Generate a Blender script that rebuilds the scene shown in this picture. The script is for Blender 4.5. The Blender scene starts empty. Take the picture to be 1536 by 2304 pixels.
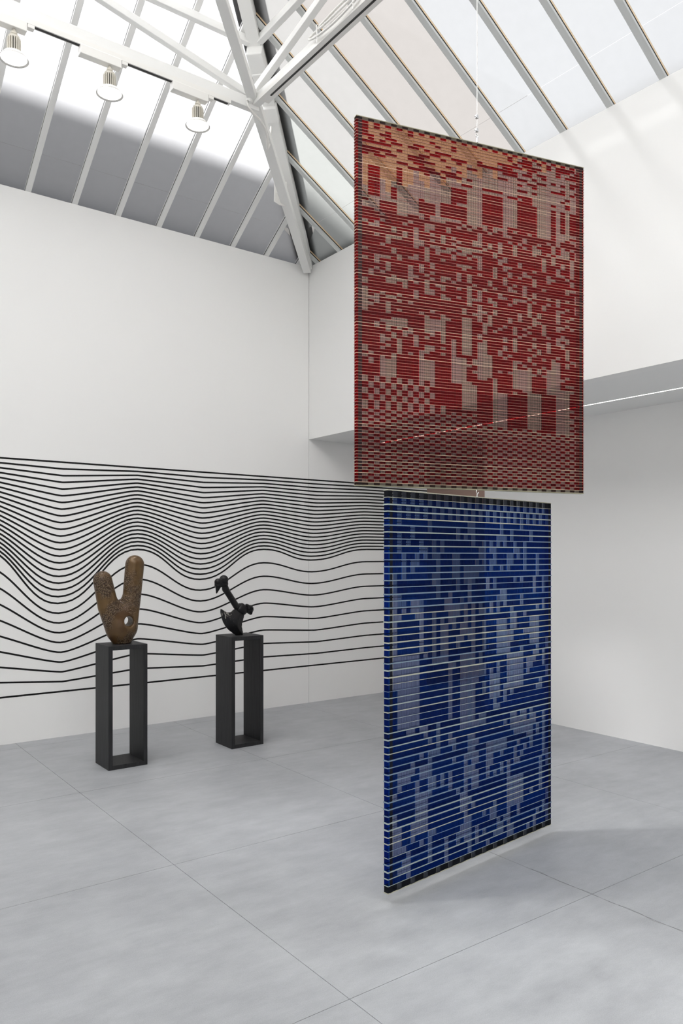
import bpy, bmesh, math, random
import numpy as np
from mathutils import Vector, Matrix

S = bpy.context.scene
COL = S.collection
PI = math.pi

# ------------------------------------------------------------------ camera
cam_d = bpy.data.cameras.new('camera')
cam = bpy.data.objects.new('camera', cam_d)
COL.objects.link(cam)
cam.location = (-4.696, -6.903, 1.6)
cam.rotation_euler = (PI / 2, 0, -0.6398)
cam_d.sensor_fit = 'HORIZONTAL'
cam_d.sensor_width = 36.0
cam_d.lens = 40.494
cam_d.shift_y = 0.06338
cam_d.clip_start = 0.05
S.camera = cam

# ------------------------------------------------------------------ sky, sun, exposure
world = bpy.data.worlds.new('sky')
S.world = world
world.use_nodes = True
bg = world.node_tree.nodes['Background']
bg.inputs[0].default_value = (0.965, 0.98, 1.0, 1)
bg.inputs[1].default_value = 0.62
sun_d = bpy.data.lights.new('sun', 'SUN')
sun_d.energy = 9.5
sun_d.angle = math.radians(6.0)
sun_d.color = (1.0, 0.99, 0.972)
sun = bpy.data.objects.new('sun', sun_d)
COL.objects.link(sun)
SUN_DIR = Vector((-0.50, 0.30, 0.80)).normalized()
sun.rotation_euler = SUN_DIR.to_track_quat('Z', 'Y').to_euler()
sun.location = (-12, 4, 14)
S.view_settings.view_transform = 'Standard'
S.view_settings.look = 'None'
S.view_settings.exposure = 1.0
S.view_settings.gamma = 1.0
S.view_settings.use_curve_mapping = False
cy = S.cycles
cy.use_denoising = True
cy.max_bounces = 10
cy.diffuse_bounces = 6
cy.glossy_bounces = 4
cy.transmission_bounces = 6
cy.transparent_max_bounces = 24
cy.sample_clamp_indirect = 8.0
cy.caustics_reflective = False
cy.caustics_refractive = False


# ------------------------------------------------------------------ helpers
def lin(r, g, b):
    def f(c):
        c /= 255.0
        return c / 12.92 if c <= 0.04045 else ((c + 0.055) / 1.055) ** 2.4
    return (f(r), f(g), f(b), 1.0)


def mat(name, col, rough=0.6, metal=0.0, spec=0.5):
    m = bpy.data.materials.new(name)
    m.use_nodes = True
    b = m.node_tree.nodes['Principled BSDF']
    b.inputs['Base Color'].default_value = col
    b.inputs['Roughness'].default_value = rough
    b.inputs['Metallic'].default_value = metal
    b.inputs['Specular IOR Level'].default_value = spec
    return m


def N(m, t, **kw):
    n = m.node_tree.nodes.new(t)
    for k, v in kw.items():
        if k in n.inputs:
            n.inputs[k].default_value = v
        else:
            setattr(n, k, v)
    return n


def L(m, a, b):
    m.node_tree.links.new(a, b)


class MB:
    """collects faces, builds one mesh object"""
    def __init__(self):
        self.v = []; self.f = []; self.mi = []

    def quad(self, a, b, c, d, mi=0):
        n = len(self.v); self.v += [tuple(a), tuple(b), tuple(c), tuple(d)]
        self.f.append((n, n + 1, n + 2, n + 3)); self.mi.append(mi)

    def hexa(self, p, mi=0):
        # p: 8 points, bottom loop 0-3 (ccw from above), top loop 4-7
        n = len(self.v); self.v += [tuple(q) for q in p]
        for q in ((3, 2, 1, 0), (4, 5, 6, 7), (0, 1, 5, 4), (1, 2, 6, 5), (2, 3, 7, 6), (3, 0, 4, 7)):
            self.f.append(tuple(n + k for k in q)); self.mi.append(mi)

    def box(self, x0, x1, y0, y1, z0, z1, mi=0):
        self.hexa([(x0, y0, z0), (x1, y0, z0), (x1, y1, z0), (x0, y1, z0),
                   (x0, y0, z1), (x1, y0, z1), (x1, y1, z1), (x0, y1, z1)], mi)

    def beam(self, p, q, w, h, up=(0, 0, 1), off=0.0, mi=0):
        """box along p->q, w wide, from off to off+h along the up side"""
        p = Vector(p); q = Vector(q); d = (q - p).normalized(); up = Vector(up)
        s = d.cross(up).normalized(); u = s.cross(d).normalized()
        a = []
        for o in (off, off + h):
            a += [p - s * w / 2 + u * o, p + s * w / 2 + u * o, q + s * w / 2 + u * o, q - s * w / 2 + u * o]
        self.hexa(a, mi)

    def prism(self, pts, z0, z1, mi=0, axis='z'):
        n = len(self.v); k = len(pts)
        if axis == 'z':
            self.v += [(x, y, z0) for x, y in pts] + [(x, y, z1) for x, y in pts]
        else:  # pts in x,z; extruded along y
            self.v += [(x, z0, y) for x, y in pts] + [(x, z1, y) for x, y in pts]
        self.f.append(tuple(range(n + k - 1, n - 1, -1))); self.mi.append(mi)
        self.f.append(tuple(range(n + k, n + 2 * k))); self.mi.append(mi)
        for i in range(k):
            j = (i + 1) % k
            self.f.append((n + i, n + j, n + k + j, n + k + i)); self.mi.append(mi)

    def tube(self, pts, r, seg=8, mi=0):
        pts = [Vector(p) for p in pts]; n0 = len(self.v); k = len(pts); ref = Vector((0, 0, 1))
        for i, p in enumerate(pts):
            d = (pts[min(i + 1, k - 1)] - pts[max(i - 1, 0)]).normalized()
            if abs(d.dot(ref)) > 0.95: ref = Vector((1, 0, 0)) if abs(d.x) < .9 else Vector((0, 1, 0))
            s = d.cross(ref).normalized(); u = s.cross(d)
            rr = r[i] if isinstance(r, (list, tuple)) else r
            for j in range(seg):
                t = 2 * PI * j / seg
                self.v.append(tuple(p + s * math.cos(t) * rr + u * math.sin(t) * rr))
        for i in range(k - 1):
            for j in range(seg):
                a = n0 + i * seg + j; b = n0 + i * seg + (j + 1) % seg
                self.f.append((a, b, b + seg, a + seg)); self.mi.append(mi)
        self.f.append(tuple(n0 + j for j in reversed(range(seg)))); self.mi.append(mi)
        self.f.append(tuple(n0 + (k - 1) * seg + j for j in range(seg))); self.mi.append(mi)

    def lathe(self, prof, seg=32, c=(0, 0, 0), mi=0, caps=True):
        n0 = len(self.v); k = len(prof)
        for r, z in prof:
            for j in range(seg):
                t = 2 * PI * j / seg
                self.v.append((c[0] + r * math.cos(t), c[1] + r * math.sin(t), c[2] + z))
        for i in range(k - 1):
            for j in range(seg):
                a = n0 + i * seg + j; b = n0 + i * seg + (j + 1) % seg
                self.f.append((a, b, b + seg, a + seg)); self.mi.append(mi)
        if caps:
            self.f.append(tuple(n0 + j for j in reversed(range(seg)))); self.mi.append(mi)
            self.f.append(tuple(n0 + (k - 1) * seg + j for j in range(seg))); self.mi.append(mi)

    def build(self, name, m, parent=None, smooth=False, bevel=0.0, recalc=True, merge=False):
        me = bpy.data.meshes.new(name)
        me.from_pydata(self.v, [], self.f)
        for mm in (m if isinstance(m, (list, tuple)) else [m]): me.materials.append(mm)
        me.polygons.foreach_set('material_index', self.mi)
        if recalc or bevel or merge:
            b = bmesh.new(); b.from_mesh(me)
            bmesh.ops.remove_doubles(b, verts=b.verts, dist=1e-6)
            if recalc: bmesh.ops.recalc_face_normals(b, faces=b.faces)
            if bevel:
                bmesh.ops.bevel(b, geom=[e for e in b.edges if e.calc_face_angle(0) > 0.5], offset=bevel, segments=2, affect='EDGES', profile=0.5)
            b.to_mesh(me); b.free()
        if smooth: me.polygons.foreach_set('use_smooth', [True] * len(me.polygons))
        me.update()
        return link(name, me, parent)


def link(name, me, parent=None):
    o = bpy.data.objects.new(name, me); COL.objects.link(o)
    if parent is not None: o.parent = parent
    return o


def tag(o, label=None, cat=None, group=None, kind=None):
    if label: o['label'] = label
    if cat: o['category'] = cat
    if group: o['group'] = group
    if kind: o['kind'] = kind
    return o


def empty(name, loc=(0, 0, 0), rz=0.0):
    o = bpy.data.objects.new(name, None); COL.objects.link(o)
    o.location = loc; o.rotation_euler = (0, 0, rz); o.empty_display_size = 0.2
    return o


def copy_tree(o, parent=None):
    c = o.copy(); COL.objects.link(c)
    if parent is not None: c.parent = parent
    for ch in list(o.children): copy_tree(ch, c)
    return c


# ------------------------------------------------------------------ materials
M = {}


def mat_plaster(name, col, bump=0.02):
    m = mat(name, col, 0.85, spec=0.2)
    b = m.node_tree.nodes['Principled BSDF']
    tc = N(m, 'ShaderNodeTexCoord')
    n = N(m, 'ShaderNodeTexNoise', Scale=120.0, Detail=3.0)
    L(m, tc.outputs['Object'], n.inputs['Vector'])
    bp = N(m, 'ShaderNodeBump', Strength=bump, Distance=0.002)
    L(m, n.outputs['Fac'], bp.inputs['Height']); L(m, bp.outputs['Normal'], b.inputs['Normal'])
    return m


M['wall'] = mat_plaster('white_plaster', (0.875, 0.872, 0.86, 1))
M['soffit'] = mat_plaster('soffit_plaster', (0.86, 0.86, 0.85, 1))
M['mauve'] = mat_plaster('mauve_paint', lin(150, 128, 120))
M['ink'] = mat('black_line_paint', (0.006, 0.006, 0.006, 1), 0.55, spec=0.2)
M['white_steel'] = mat_plaster('white_painted_steel', (0.80, 0.80, 0.785, 1), 0.05)
M['alu'] = mat('grey_white_rafter_paint', (0.62, 0.635, 0.63, 1), 0.5)
M['gasket'] = mat('black_gasket', (0.01, 0.01, 0.01, 1), 0.7)
M['timber'] = mat('tan_timber_batten', lin(238, 212, 176), 0.6)
M['flash'] = mat('lead_flashing', (0.12, 0.12, 0.12, 1), 0.7)
M['dark_slot'] = mat('black_track_slot', (0.012, 0.012, 0.012, 1), 0.5)
M['lamp_white'] = mat('lamp_white', (0.80, 0.79, 0.76, 1), 0.4)
M['lamp_grey'] = mat('lamp_warm_grey_fins', (0.60, 0.57, 0.50, 1), 0.45)
M['steel'] = mat('stainless_steel', (0.75, 0.75, 0.75, 1), 0.22, 1.0)
M['cable_white'] = mat('white_cable_sheath', (0.78, 0.77, 0.74, 1), 0.5)
M['wire'] = mat('thin_white_wire', (0.85, 0.84, 0.82, 1), 0.4)
M['brick_out'] = mat('outside_render', (0.30, 0.29, 0.28, 1), 0.9)


def mat_emit(name, col, s):
    m = bpy.data.materials.new(name); m.use_nodes = True
    nt = m.node_tree; nt.nodes.clear()
    e = nt.nodes.new('ShaderNodeEmission'); o = nt.nodes.new('ShaderNodeOutputMaterial')
    e.inputs[0].default_value = col; e.inputs[1].default_value = s
    nt.links.new(e.outputs[0], o.inputs[0])
    return m


M['led'] = mat_emit('led_strip_light', (1, 0.95, 0.88, 1), 3.0)
M['lens'] = mat_emit('lamp_lens_light', (1, 0.96, 0.9, 1), 6.0)


def mat_floor():
    m = mat('polished_concrete', (0.4, 0.4, 0.4, 1), 0.42, spec=0.35)
    b = m.node_tree.nodes['Principled BSDF']
    geo = N(m, 'ShaderNodeNewGeometry')
    n1 = N(m, 'ShaderNodeTexNoise', Scale=1.1, Detail=6.0, Roughness=0.62)
    n2 = N(m, 'ShaderNodeTexNoise', Scale=7.0, Detail=8.0, Roughness=0.7)
    n3 = N(m, 'ShaderNodeTexNoise', Scale=260.0, Detail=2.0, Roughness=0.6)
    mp = N(m, 'ShaderNodeMapping'); mp.inputs['Scale'].default_value = (0.55, 1.3, 1)
    L(m, geo.outputs['Position'], mp.inputs['Vector'])
    L(m, geo.outputs['Position'], n1.inputs['Vector'])
    L(m, mp.outputs['Vector'], n2.inputs['Vector'])
    L(m, geo.outputs['Position'], n3.inputs['Vector'])
    mx = N(m, 'ShaderNodeMath', operation='MULTIPLY_ADD'); mx.inputs[1].default_value = 0.6
    L(m, n1.outputs['Fac'], mx.inputs[0])
    mm = N(m, 'ShaderNodeMath', operation='MULTIPLY_ADD'); mm.inputs[1].default_value = 0.55; 
    L(m, n2.outputs['Fac'], mm.inputs[0]); L(m, mm.outputs[0], mx.inputs[2])
    m3 = N(m, 'ShaderNodeMath', operation='MULTIPLY'); m3.inputs[1].default_value = 0.38
    L(m, n3.outputs['Fac'], m3.inputs[0]); L(m, m3.outputs[0], mm.inputs[2])
    r = N(m, 'ShaderNodeValToRGB')
    r.color_ramp.elements[0].position = 0.5; r.color_ramp.elements[0].color = (0.265, 0.273, 0.287, 1)
    r.color_ramp.elements[1].position = 1.0; r.color_ramp.elements[1].color = (0.47, 0.484, 0.505, 1)
    L(m, mx.outputs[0], r.inputs['Fac']); L(m, r.outputs['Color'], b.inputs['Base Color'])
    rr = N(m, 'ShaderNodeMapRange'); rr.inputs['To Min'].default_value = 0.34; rr.inputs['To Max'].default_value = 0.6
    L(m, n2.outputs['Fac'], rr.inputs['Value']); L(m, rr.outputs[0], b.inputs['Roughness'])
    bp = N(m, 'ShaderNodeBump', Strength=0.12, Distance=0.002)
    L(m, n3.outputs['Fac'], bp.inputs['Height']); L(m, bp.outputs['Normal'], b.inputs['Normal'])
    return m


M['floor'] = mat_floor()
M['joint'] = mat('floor_joint_filler', (0.24, 0.24, 0.24, 1), 0.8)


def mat_glass(name, col, k=0.97):
    """milky wired roof glass: scatters the daylight through, faint stains"""
    m = bpy.data.materials.new(name); m.use_nodes = True
    nt = m.node_tree; nt.nodes.clear()
    o = N(m, 'ShaderNodeOutputMaterial')
    tr = N(m, 'ShaderNodeBsdfTranslucent')
    gl = N(m, 'ShaderNodeBsdfGlossy'); gl.inputs['Roughness'].default_value = 0.25
    mix = N(m, 'ShaderNodeMixShader'); mix.inputs[0].default_value = 0.04
    clear = N(m, 'ShaderNodeBsdfTransparent'); clear.inputs[0].default_value = tuple(c * k for c in col[:3]) + (1,)
    part = N(m, 'ShaderNodeMixShader'); part.inputs[0].default_value = 0.12
    tc = N(m, 'ShaderNodeNewGeometry')
    n = N(m, 'ShaderNodeTexNoise', Scale=0.9, Detail=4.0)
    n2 = N(m, 'ShaderNodeTexNoise', Scale=14.0, Detail=5.0)
    L(m, tc.outputs['Position'], n.inputs['Vector']); L(m, tc.outputs['Position'], n2.inputs['Vector'])
    ad = N(m, 'ShaderNodeMath', operation='ADD'); L(m, n.outputs['Fac'], ad.inputs[0]); L(m, n2.outputs['Fac'], ad.inputs[1])
    r = N(m, 'ShaderNodeValToRGB')
    r.color_ramp.elements[0].position = 0.30; r.color_ramp.elements[0].color = tuple(c * k * 0.93 for c in col[:3]) + (1,)
    r.color_ramp.elements[1].position = 0.95; r.color_ramp.elements[1].color = tuple(min(1, c * k) for c in col[:3]) + (1,)
    dv = N(m, 'ShaderNodeMath', operation='MULTIPLY'); dv.inputs[1].default_value = 0.6
    L(m, ad.outputs[0], dv.inputs[0]); L(m, dv.outputs[0], r.inputs['Fac'])
    L(m, r.outputs['Color'], tr.inputs['Color'])
    L(m, tr.outputs[0], part.inputs[1]); L(m, clear.outputs[0], part.inputs[2])
    L(m, part.outputs[0], mix.inputs[1]); L(m, gl.outputs[0], mix.inputs[2]); L(m, mix.outputs[0], o.inputs[0])
    return m


GLASS_N = mat_glass('roof_glass_dimmed', (0.96, 0.965, 1.0), 0.55)  # tint darkened to hold down the brightness of this sunlit slope
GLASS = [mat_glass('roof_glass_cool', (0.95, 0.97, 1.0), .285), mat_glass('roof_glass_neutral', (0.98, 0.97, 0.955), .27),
         mat_glass('roof_glass_warm', (1.0, 0.955, 0.925), .25), mat_glass('roof_glass_green', (0.95, 0.98, 0.955), .29)]  # tints darkened too, so the right slope does not burn out
GLASS_B = mat_glass('roof_glass_undimmed', (0.98, 0.98, 0.975), .97)  # left undimmed on the unseen slopes so they light the room


def mat_film(name, dif, trans, f, rough=0.35, gloss=0.05, stripe=None, gcol=(1, 1, 1, 1)):
    """see-through woven tape: part lets tinted light pass, part scatters"""
    m = bpy.data.materials.new(name); m.use_nodes = True
    nt = m.node_tree; nt.nodes.clear()
    o = N(m, 'ShaderNodeOutputMaterial')
    t = N(m, 'ShaderNodeBsdfTransparent'); t.inputs[0].default_value = trans
    d = N(m, 'ShaderNodeBsdfDiffuse'); d.inputs[0].default_value = dif
    tl = N(m, 'ShaderNodeBsdfTranslucent'); tl.inputs[0].default_value = dif
    a = N(m, 'ShaderNodeMixShader'); a.inputs[0].default_value = 0.45
    L(m, d.outputs[0], a.inputs[1]); L(m, tl.outputs[0], a.inputs[2])
    g = N(m, 'ShaderNodeBsdfGlossy'); g.inputs['Roughness'].default_value = rough; g.inputs[0].default_value = gcol
    b = N(m, 'ShaderNodeMixShader'); b.inputs[0].default_value = gloss
    L(m, a.outputs[0], b.inputs[1]); L(m, g.outputs[0], b.inputs[2])
    c = N(m, 'ShaderNodeMixShader'); c.inputs[0].default_value = f
    L(m, b.outputs[0], c.inputs[1]); L(m, t.outputs[0], c.inputs[2])
    if stripe:
        tc = N(m, 'ShaderNodeTexCoord')
        sx = N(m, 'ShaderNodeSeparateXYZ'); L(m, tc.outputs['Object'], sx.inputs[0])
        w = N(m, 'ShaderNodeMath', operation='MULTIPLY'); w.inputs[1].default_value = stripe
        L(m, sx.outputs['X'], w.inputs[0])
        n = N(m, 'ShaderNodeTexNoise', noise_dimensions='1D', Scale=1.0, Detail=2.0, Roughness=0.8)
        L(m, w.outputs[0], n.inputs['W'])
        mr = N(m, 'ShaderNodeMapRange'); mr.inputs['From Min'].default_value = 0.3; mr.inputs['From Max'].default_value = 0.7
        mr.inputs['To Min'].default_value = max(0.0, f - 0.28); mr.inputs['To Max'].default_value = min(1.0, f + 0.28)
        L(m, n.outputs['Fac'], mr.inputs['Value']); L(m, mr.outputs[0], c.inputs[0])
    L(m, c.outputs[0], o.inputs[0])
    return m


# ================================================================== STRUCTURE
ZT, ZB, REC = 4.726, 2.858, 1.264
XW, YS = -8.0, -10.0           # far ends of the hall behind the camera
GAP = 1.386                    # passage beside the recessed wall
XE = 4.2

floor = empty('floor'); tag(floor, 'grey polished concrete floor cast in large square bays', kind='structure')
b = MB(); b.box(XW - .2, XE + .2, YS - .2, 0.12, -0.12, -0.004); b.build('joint_bed', M['joint'], floor)
xs = [-3.02 + 1.436 * k for k in range(-4, 6)]; ys = [-3.2 - 1.5 * k for k in range(-3, 6)][::-1]
xs = [XW - .2] + [x for x in xs if XW < x < XE] + [XE + .2]; ys = [YS - .2] + [y for y in ys if YS < y < 0.0] + [0.12]
rj = random.Random(3)
for i in range(len(xs) - 1):
    for j in range(len(ys) - 1):
        g = 0.0012
        b = MB(); b.box(xs[i] + g, xs[i + 1] - g, ys[j] + g, ys[j + 1] - g, -0.05, 0.0)
        b.build('floor_slab', M['floor'], floor)
# hairline crack that wanders along the joint in front of the blue panel
b = MB(); pts = []
for k in range(28):
    y = -3.55 - 0.07 * k; pts.append((-1.585 + 0.006 * math.sin(k * 1.7) + rj.uniform(-.006, .006), y))
for k in range(27):
    (xa, ya), (xb, yb) = pts[k], pts[k + 1]; w = 0.0016
    b.quad((xa - w, ya, .0006), (xa + w, ya, .0006), (xb + w, yb, .0006), (xb - w, yb, .0006))
b.build('floor_crack', M['joint'], floor)

# wall with the line drawing (two boards with a fine joint at the corner)
wall_left = empty('wall_left'); tag(wall_left, 'tall white wall painted with black wavy lines', kind='structure')
b = MB(); b.box(XW - .2, -0.0018, 0.0, 0.12, 0, ZT); b.build('wall_board', M['wall'], wall_left)
b = MB(); b.box(0.0018, 1.741, 0.0, 0.12, 0, ZT); b.build('wall_board', M['wall'], wall_left)
b = MB(); b.box(-0.01, 0.01, 0.008, 0.11, 0, ZB); b.build('joint_filler', M['soffit'], wall_left)

wall_right = empty('wall_right'); tag(wall_right, 'white overhanging upper wall above recessed lower wall', kind='structure')
b = MB(); b.box(0.0, 0.12, YS, -0.002, ZB, ZT); b.build('upper_wall', M['wall'], wall_right)
b = MB(); b.box(0.12, XE, YS, -0.010, ZB, ZB + .1); b.build('soffit', M['soffit'], wall_right)
b = MB(); b.box(REC, REC + .15, YS, -GAP, 0, ZB); b.build('lower_wall', M['wall'], wall_right)
b = MB(); b.box(0.792, 0.806, YS + .3, -0.25, ZB - .001, ZB + .004)
tag(b.build('linear_ceiling_light', M['led']), 'thin continuous white light line set in the soffit under the overhanging wall', 'light')

door = MB(); door.box(1.745, 3.1, 0.004, 0.06, 0.004, ZB - .012)
tag(door.build('door_1', M['mauve']), 'flush mauve brown door panel beyond the passage', kind='structure')
b = MB(); b.box(3.1, XE + .2, 0.0, 0.12, 0, ZB); b.build('wall_passage', M['wall'])['kind'] = 'structure'
b = MB(); b.box(XE, XE + .15, YS, 0, 0, ZB); b.build('wall_passage_end', M['wall'])['kind'] = 'structure'
b = MB(); b.box(XW - .15, XW, YS, 0, 0, ZT); b.build('wall_west', M['wall'])['kind'] = 'structure'
b = MB(); b.box(XW - .15, XE, YS - .15, YS, 0, ZT); b.build('wall_back', M['wall'])['kind'] = 'structure'

pl_d = bpy.data.lights.new('passage_fill', 'AREA'); pl_d.energy = 7; pl_d.size = .5; pl_d.color = (1, .95, .9)  # unseen area light added to brighten the mauve door
pl = bpy.data.objects.new('passage_fill', pl_d); COL.objects.link(pl); pl.location = (2.7, -1.1, ZB - .03)

# ------------------------------------------------------------------ wall drawing: 31 black lines
ZTOP, ZBOT = 2.421, 0.400
ANC = []   # (x straight, x main, z main)
for k in range(-9, 4):
    x = 0.114 + 0.683 * k
    if k % 2 == 0:          # troughs
        j = k // 2
        z = {0: 1.548, -1: 1.363, -2: 1.177, -3: 0.99, -4: 0.85, 1: 1.668}.get(j, 0.85)
        ANC.append((x, x - (0.09 if j == 0 else 0.0 if j > 0 else 0.047), z))
    else:
        ANC.append((x, x, {-3: 1.655, -1: 1.662, 1: 1.667, -5: 1.655}.get(k, 1.665)))


def bez(p0, p1, p2, p3, t):
    s = 1 - t
    return tuple(s * s * s * a + 3 * s * s * t * b_ + 3 * s * t * t * c + t * t * t * d for a, b_, c, d in zip(p0, p1, p2, p3))


def wave(zs, t):
    """blend between the straight rule at height zs and the main wave; t = 1 is the wave"""
    out = []
    for i in range(len(ANC) - 1):
        (a0, m0, z0), (a1, m1, z1) = ANC[i], ANC[i + 1]
        h = 0.45 * (m1 - m0)
        m = [(m0, z0), (m0 + h, z0), (m1 - h, z1), (m1, z1)]
        s = [(a0, zs), (a0, zs), (a1, zs), (a1, zs)]
        P = [tuple(t * p + (1 - t) * q for p, q in zip(mm, ss)) for mm, ss in zip(m, s)]
        n = 14
        for k in range(n): out.append(bez(*P, k / n))
    out.append((ANC[-1][1], ANC[-1][2] * t + zs * (1 - t)))
    return out


def line_strip(pts, w, name):
    bm = MB(); P = [p for p in pts if p[0] > -5.6]
    q = []
    for i, p in enumerate(P):
        a = P[max(i - 1, 0)]; c = P[min(i + 1, len(P) - 1)]
        dx, dz = c[0] - a[0], c[1] - a[1]; l = math.hypot(dx, dz); q.append((-dz / l * w / 2, dx / l * w / 2))
    for i in range(len(P) - 1):
        (x0, z0), (x1, z1) = P[i], P[i + 1]
        if x0 >= 1.741: break
        if x1 > 1.741:
            f = (1.741 - x0) / (x1 - x0); x1 = 1.741; z1 = z0 + (z1 - z0) * f
        n0, n1 = q[i], q[i + 1]; y = -0.0008
        bm.quad((x0 - n0[0], y, z0 - n0[1]), (x1 - n1[0], y, z1 - n1[1]), (x1 + n1[0], y, z1 + n1[1]), (x0 + n0[0], y, z0 + n0[1]))
    return bm.build(name, M['ink'], wall_left)


for k in range(22): line_strip(wave(ZTOP, k / 21), 0.0155, 'painted_line')
for k in range(1, 10): line_strip(wave(ZBOT, 1 - k / 9), 0.0155, 'painted_line')

# ================================================================== GLAZED ROOF
ceiling = empty('ceiling'); tag(ceiling, 'hipped glass roof of milky panes between slim grey rafters', kind='structure')
PITCH = 0.6
SP = 0.397
HX = -XW / 2.0               # half width
nL = Vector((0, PITCH, 1)).normalized()


def slope_point(side, e, s, off=0.0):
    """side: 'n' over the drawing wall, 'e' over the upper right wall, 's','w' behind. e along the eave, s plan distance in from it"""
    k = 1 / math.sqrt(1 + PITCH * PITCH)
    z = ZT + PITCH * s
    if side == 'n': return Vector((e, -s + off * PITCH * k, z + off * k))
    if side == 's': return Vector((e, YS + s - off * PITCH * k, z + off * k))
    if side == 'e': return Vector((-s + off * PITCH * k, e, z + off * k))
    return Vector((XW + s - off * PITCH * k, e, z + off * k))


def limit(side, e):
    if side in 'ns': return min(-e, e - XW, HX)
    return min(-e, e - YS, HX)


G0 = 0.042   # glass above the rafter underside
rp = random.Random(21)
for side, lo, hi in (('n', XW, 0.0), ('s', XW, 0.0), ('e', YS, 0.0), ('w', YS, 0.0)):
    n = int(round((hi - lo) / SP)); first = -0.135 if side in 'ns' else -0.15
    stops = [0.0] + [first - SP * k for k in range(0, n) if first - SP * k > lo + .06] + [lo]
    for a, c in zip(stops[:-1], stops[1:]):
        # two panes per bay, the upper one lapping over the lower
        la, lc = limit(side, a), limit(side, c)
        cuts = [(-0.045, 0.30, 0.0), (0.302, 9.9, 0.0)]
        for s0, s1, lift in cuts:
            mid = None
            poly = []
            def lim(e): return max(0.0, limit(side, e) - 0.0)
            ss = [(a, s0), (c, s0), (c, s1), (a, s1)]
            es = [a, c]
            # clip by the hips: sample the bay edge in plan
            pa0, pa1 = min(s0, lim(a)), min(s1, lim(a)); pc0, pc1 = min(s0, lim(c)), min(s1, lim(c))
            if max(pa1 - pa0, pc1 - pc0) < 0.01: continue
            if pa1 - pa0 < 0.002 and s0 > 0:      # starts on the hip inside the bay
                t = (s0 - lim(a)) / max(1e-6, lim(c) - lim(a)); e = a + (c - a) * t
                poly = [(e, s0), (c, pc0), (c, pc1)]
            elif pc1 - pc0 < 0.002 and s0 > 0:
                t = (s0 - lim(c)) / max(1e-6, lim(a) - lim(c)); e = c + (a - c) * t
                poly = [(a, pa0), (e, s0), (a, pa1)]
            else:
                poly = [(a, pa0), (c, pc0), (c, pc1), (a, pa1)]
            g = MB(); k0 = len(poly)
            lowv = [slope_point(side, e, s, G0 + lift) for e, s in poly]; upv = [slope_point(side, e, s, G0 + lift + .005) for e, s in poly]
            g.v = [tuple(v) for v in lowv]
            g.f = [tuple(range(k0))]; g.mi = [0]
            if side == 'e':
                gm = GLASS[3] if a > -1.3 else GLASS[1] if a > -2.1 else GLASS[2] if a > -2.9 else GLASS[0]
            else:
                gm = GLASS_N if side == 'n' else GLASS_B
            g.build('glass_pane', gm, ceiling)
    for e in stops[1:-1]:
        lm = limit(side, e)
        if lm < 0.12: continue
        p = slope_point(side, e, -0.02); q = slope_point(side, e, lm - 0.03); up = slope_point(side, e, 0, 1.0) - slope_point(side, e, 0, 0)
        bm = MB(); bm.beam(p, q, 0.046, 0.018, up); r_ = bm.build('rafter', M['alu'] if side in 'ew' else M['white_steel'], ceiling)
        bm = MB(); bm.beam(p, q, 0.047, 0.010, up, 0.018); bm.build('gasket', M['gasket'], r_)
        bm = MB(); bm.beam(p, q, 0.048, 0.015, up, 0.028); bm.build('batten', M['timber'] if side in 'ew' else M['white_steel'], r_)
# hip beams with lead flashing over the glass, ridge, eaves gutter board
AP = (HX, HX)
corners = [(0, 0, -1, -1), (XW, 0, 1, -1), (0, YS, -1, 1), (XW, YS, 1, 1)]
for cx, cy_, sx, sy in corners:
    p = Vector((cx + sx * 0.03, cy_ + sy * 0.03, ZT + PITCH * 0.03)); q = Vector((cx + sx * HX, cy_ + sy * HX, ZT + PITCH * HX))
    bm = MB(); bm.beam(p, q, 0.10, 0.10, (0, 0, 1), -0.07); bm.build('hip_beam', M['white_steel'], ceiling)
    bm = MB(); w = 0.17
    # two strips lying on the two slopes, just above the glass
    for axis in (0, 1):
        for k0, k1 in ((0.0, 1.0),):
            a0 = Vector((cx, cy_, ZT)); a1 = Vector((cx + sx * HX, cy_ + sy * HX, ZT + PITCH * HX))
            d = Vector((sx * w, 0, 0)) if axis == 0 else Vector((0, sy * w, 0))
            up = Vector((0, 0, 0.075))
            bm.quad(a0 + up, a1 + up, a1 + d + up, a0 + d + up)
    bm.build('hip_flashing', M['flash'], ceiling)
bm = MB(); bm.beam((-HX, -HX, ZT + PITCH * HX), (-HX, YS + HX, ZT + PITCH * HX), 0.12, 0.12, (0, 0, 1), -0.06); bm.build('ridge_beam', M['white_steel'], ceiling)
bm = MB(); bm.box(XW - .3, .3, 0.05, 0.35, ZT - .1, ZT + .16); bm.box(0.05, .35, YS, 0.0, ZT - .1, ZT + .09); bm.box(XW - .35, XW - .05, YS, 0, ZT - .1, ZT + .09); bm.box(XW - .3, .3, YS - .35, YS - .05, ZT - .1, ZT + .09)
bm.build('gutter', M['flash'], ceiling)

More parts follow.
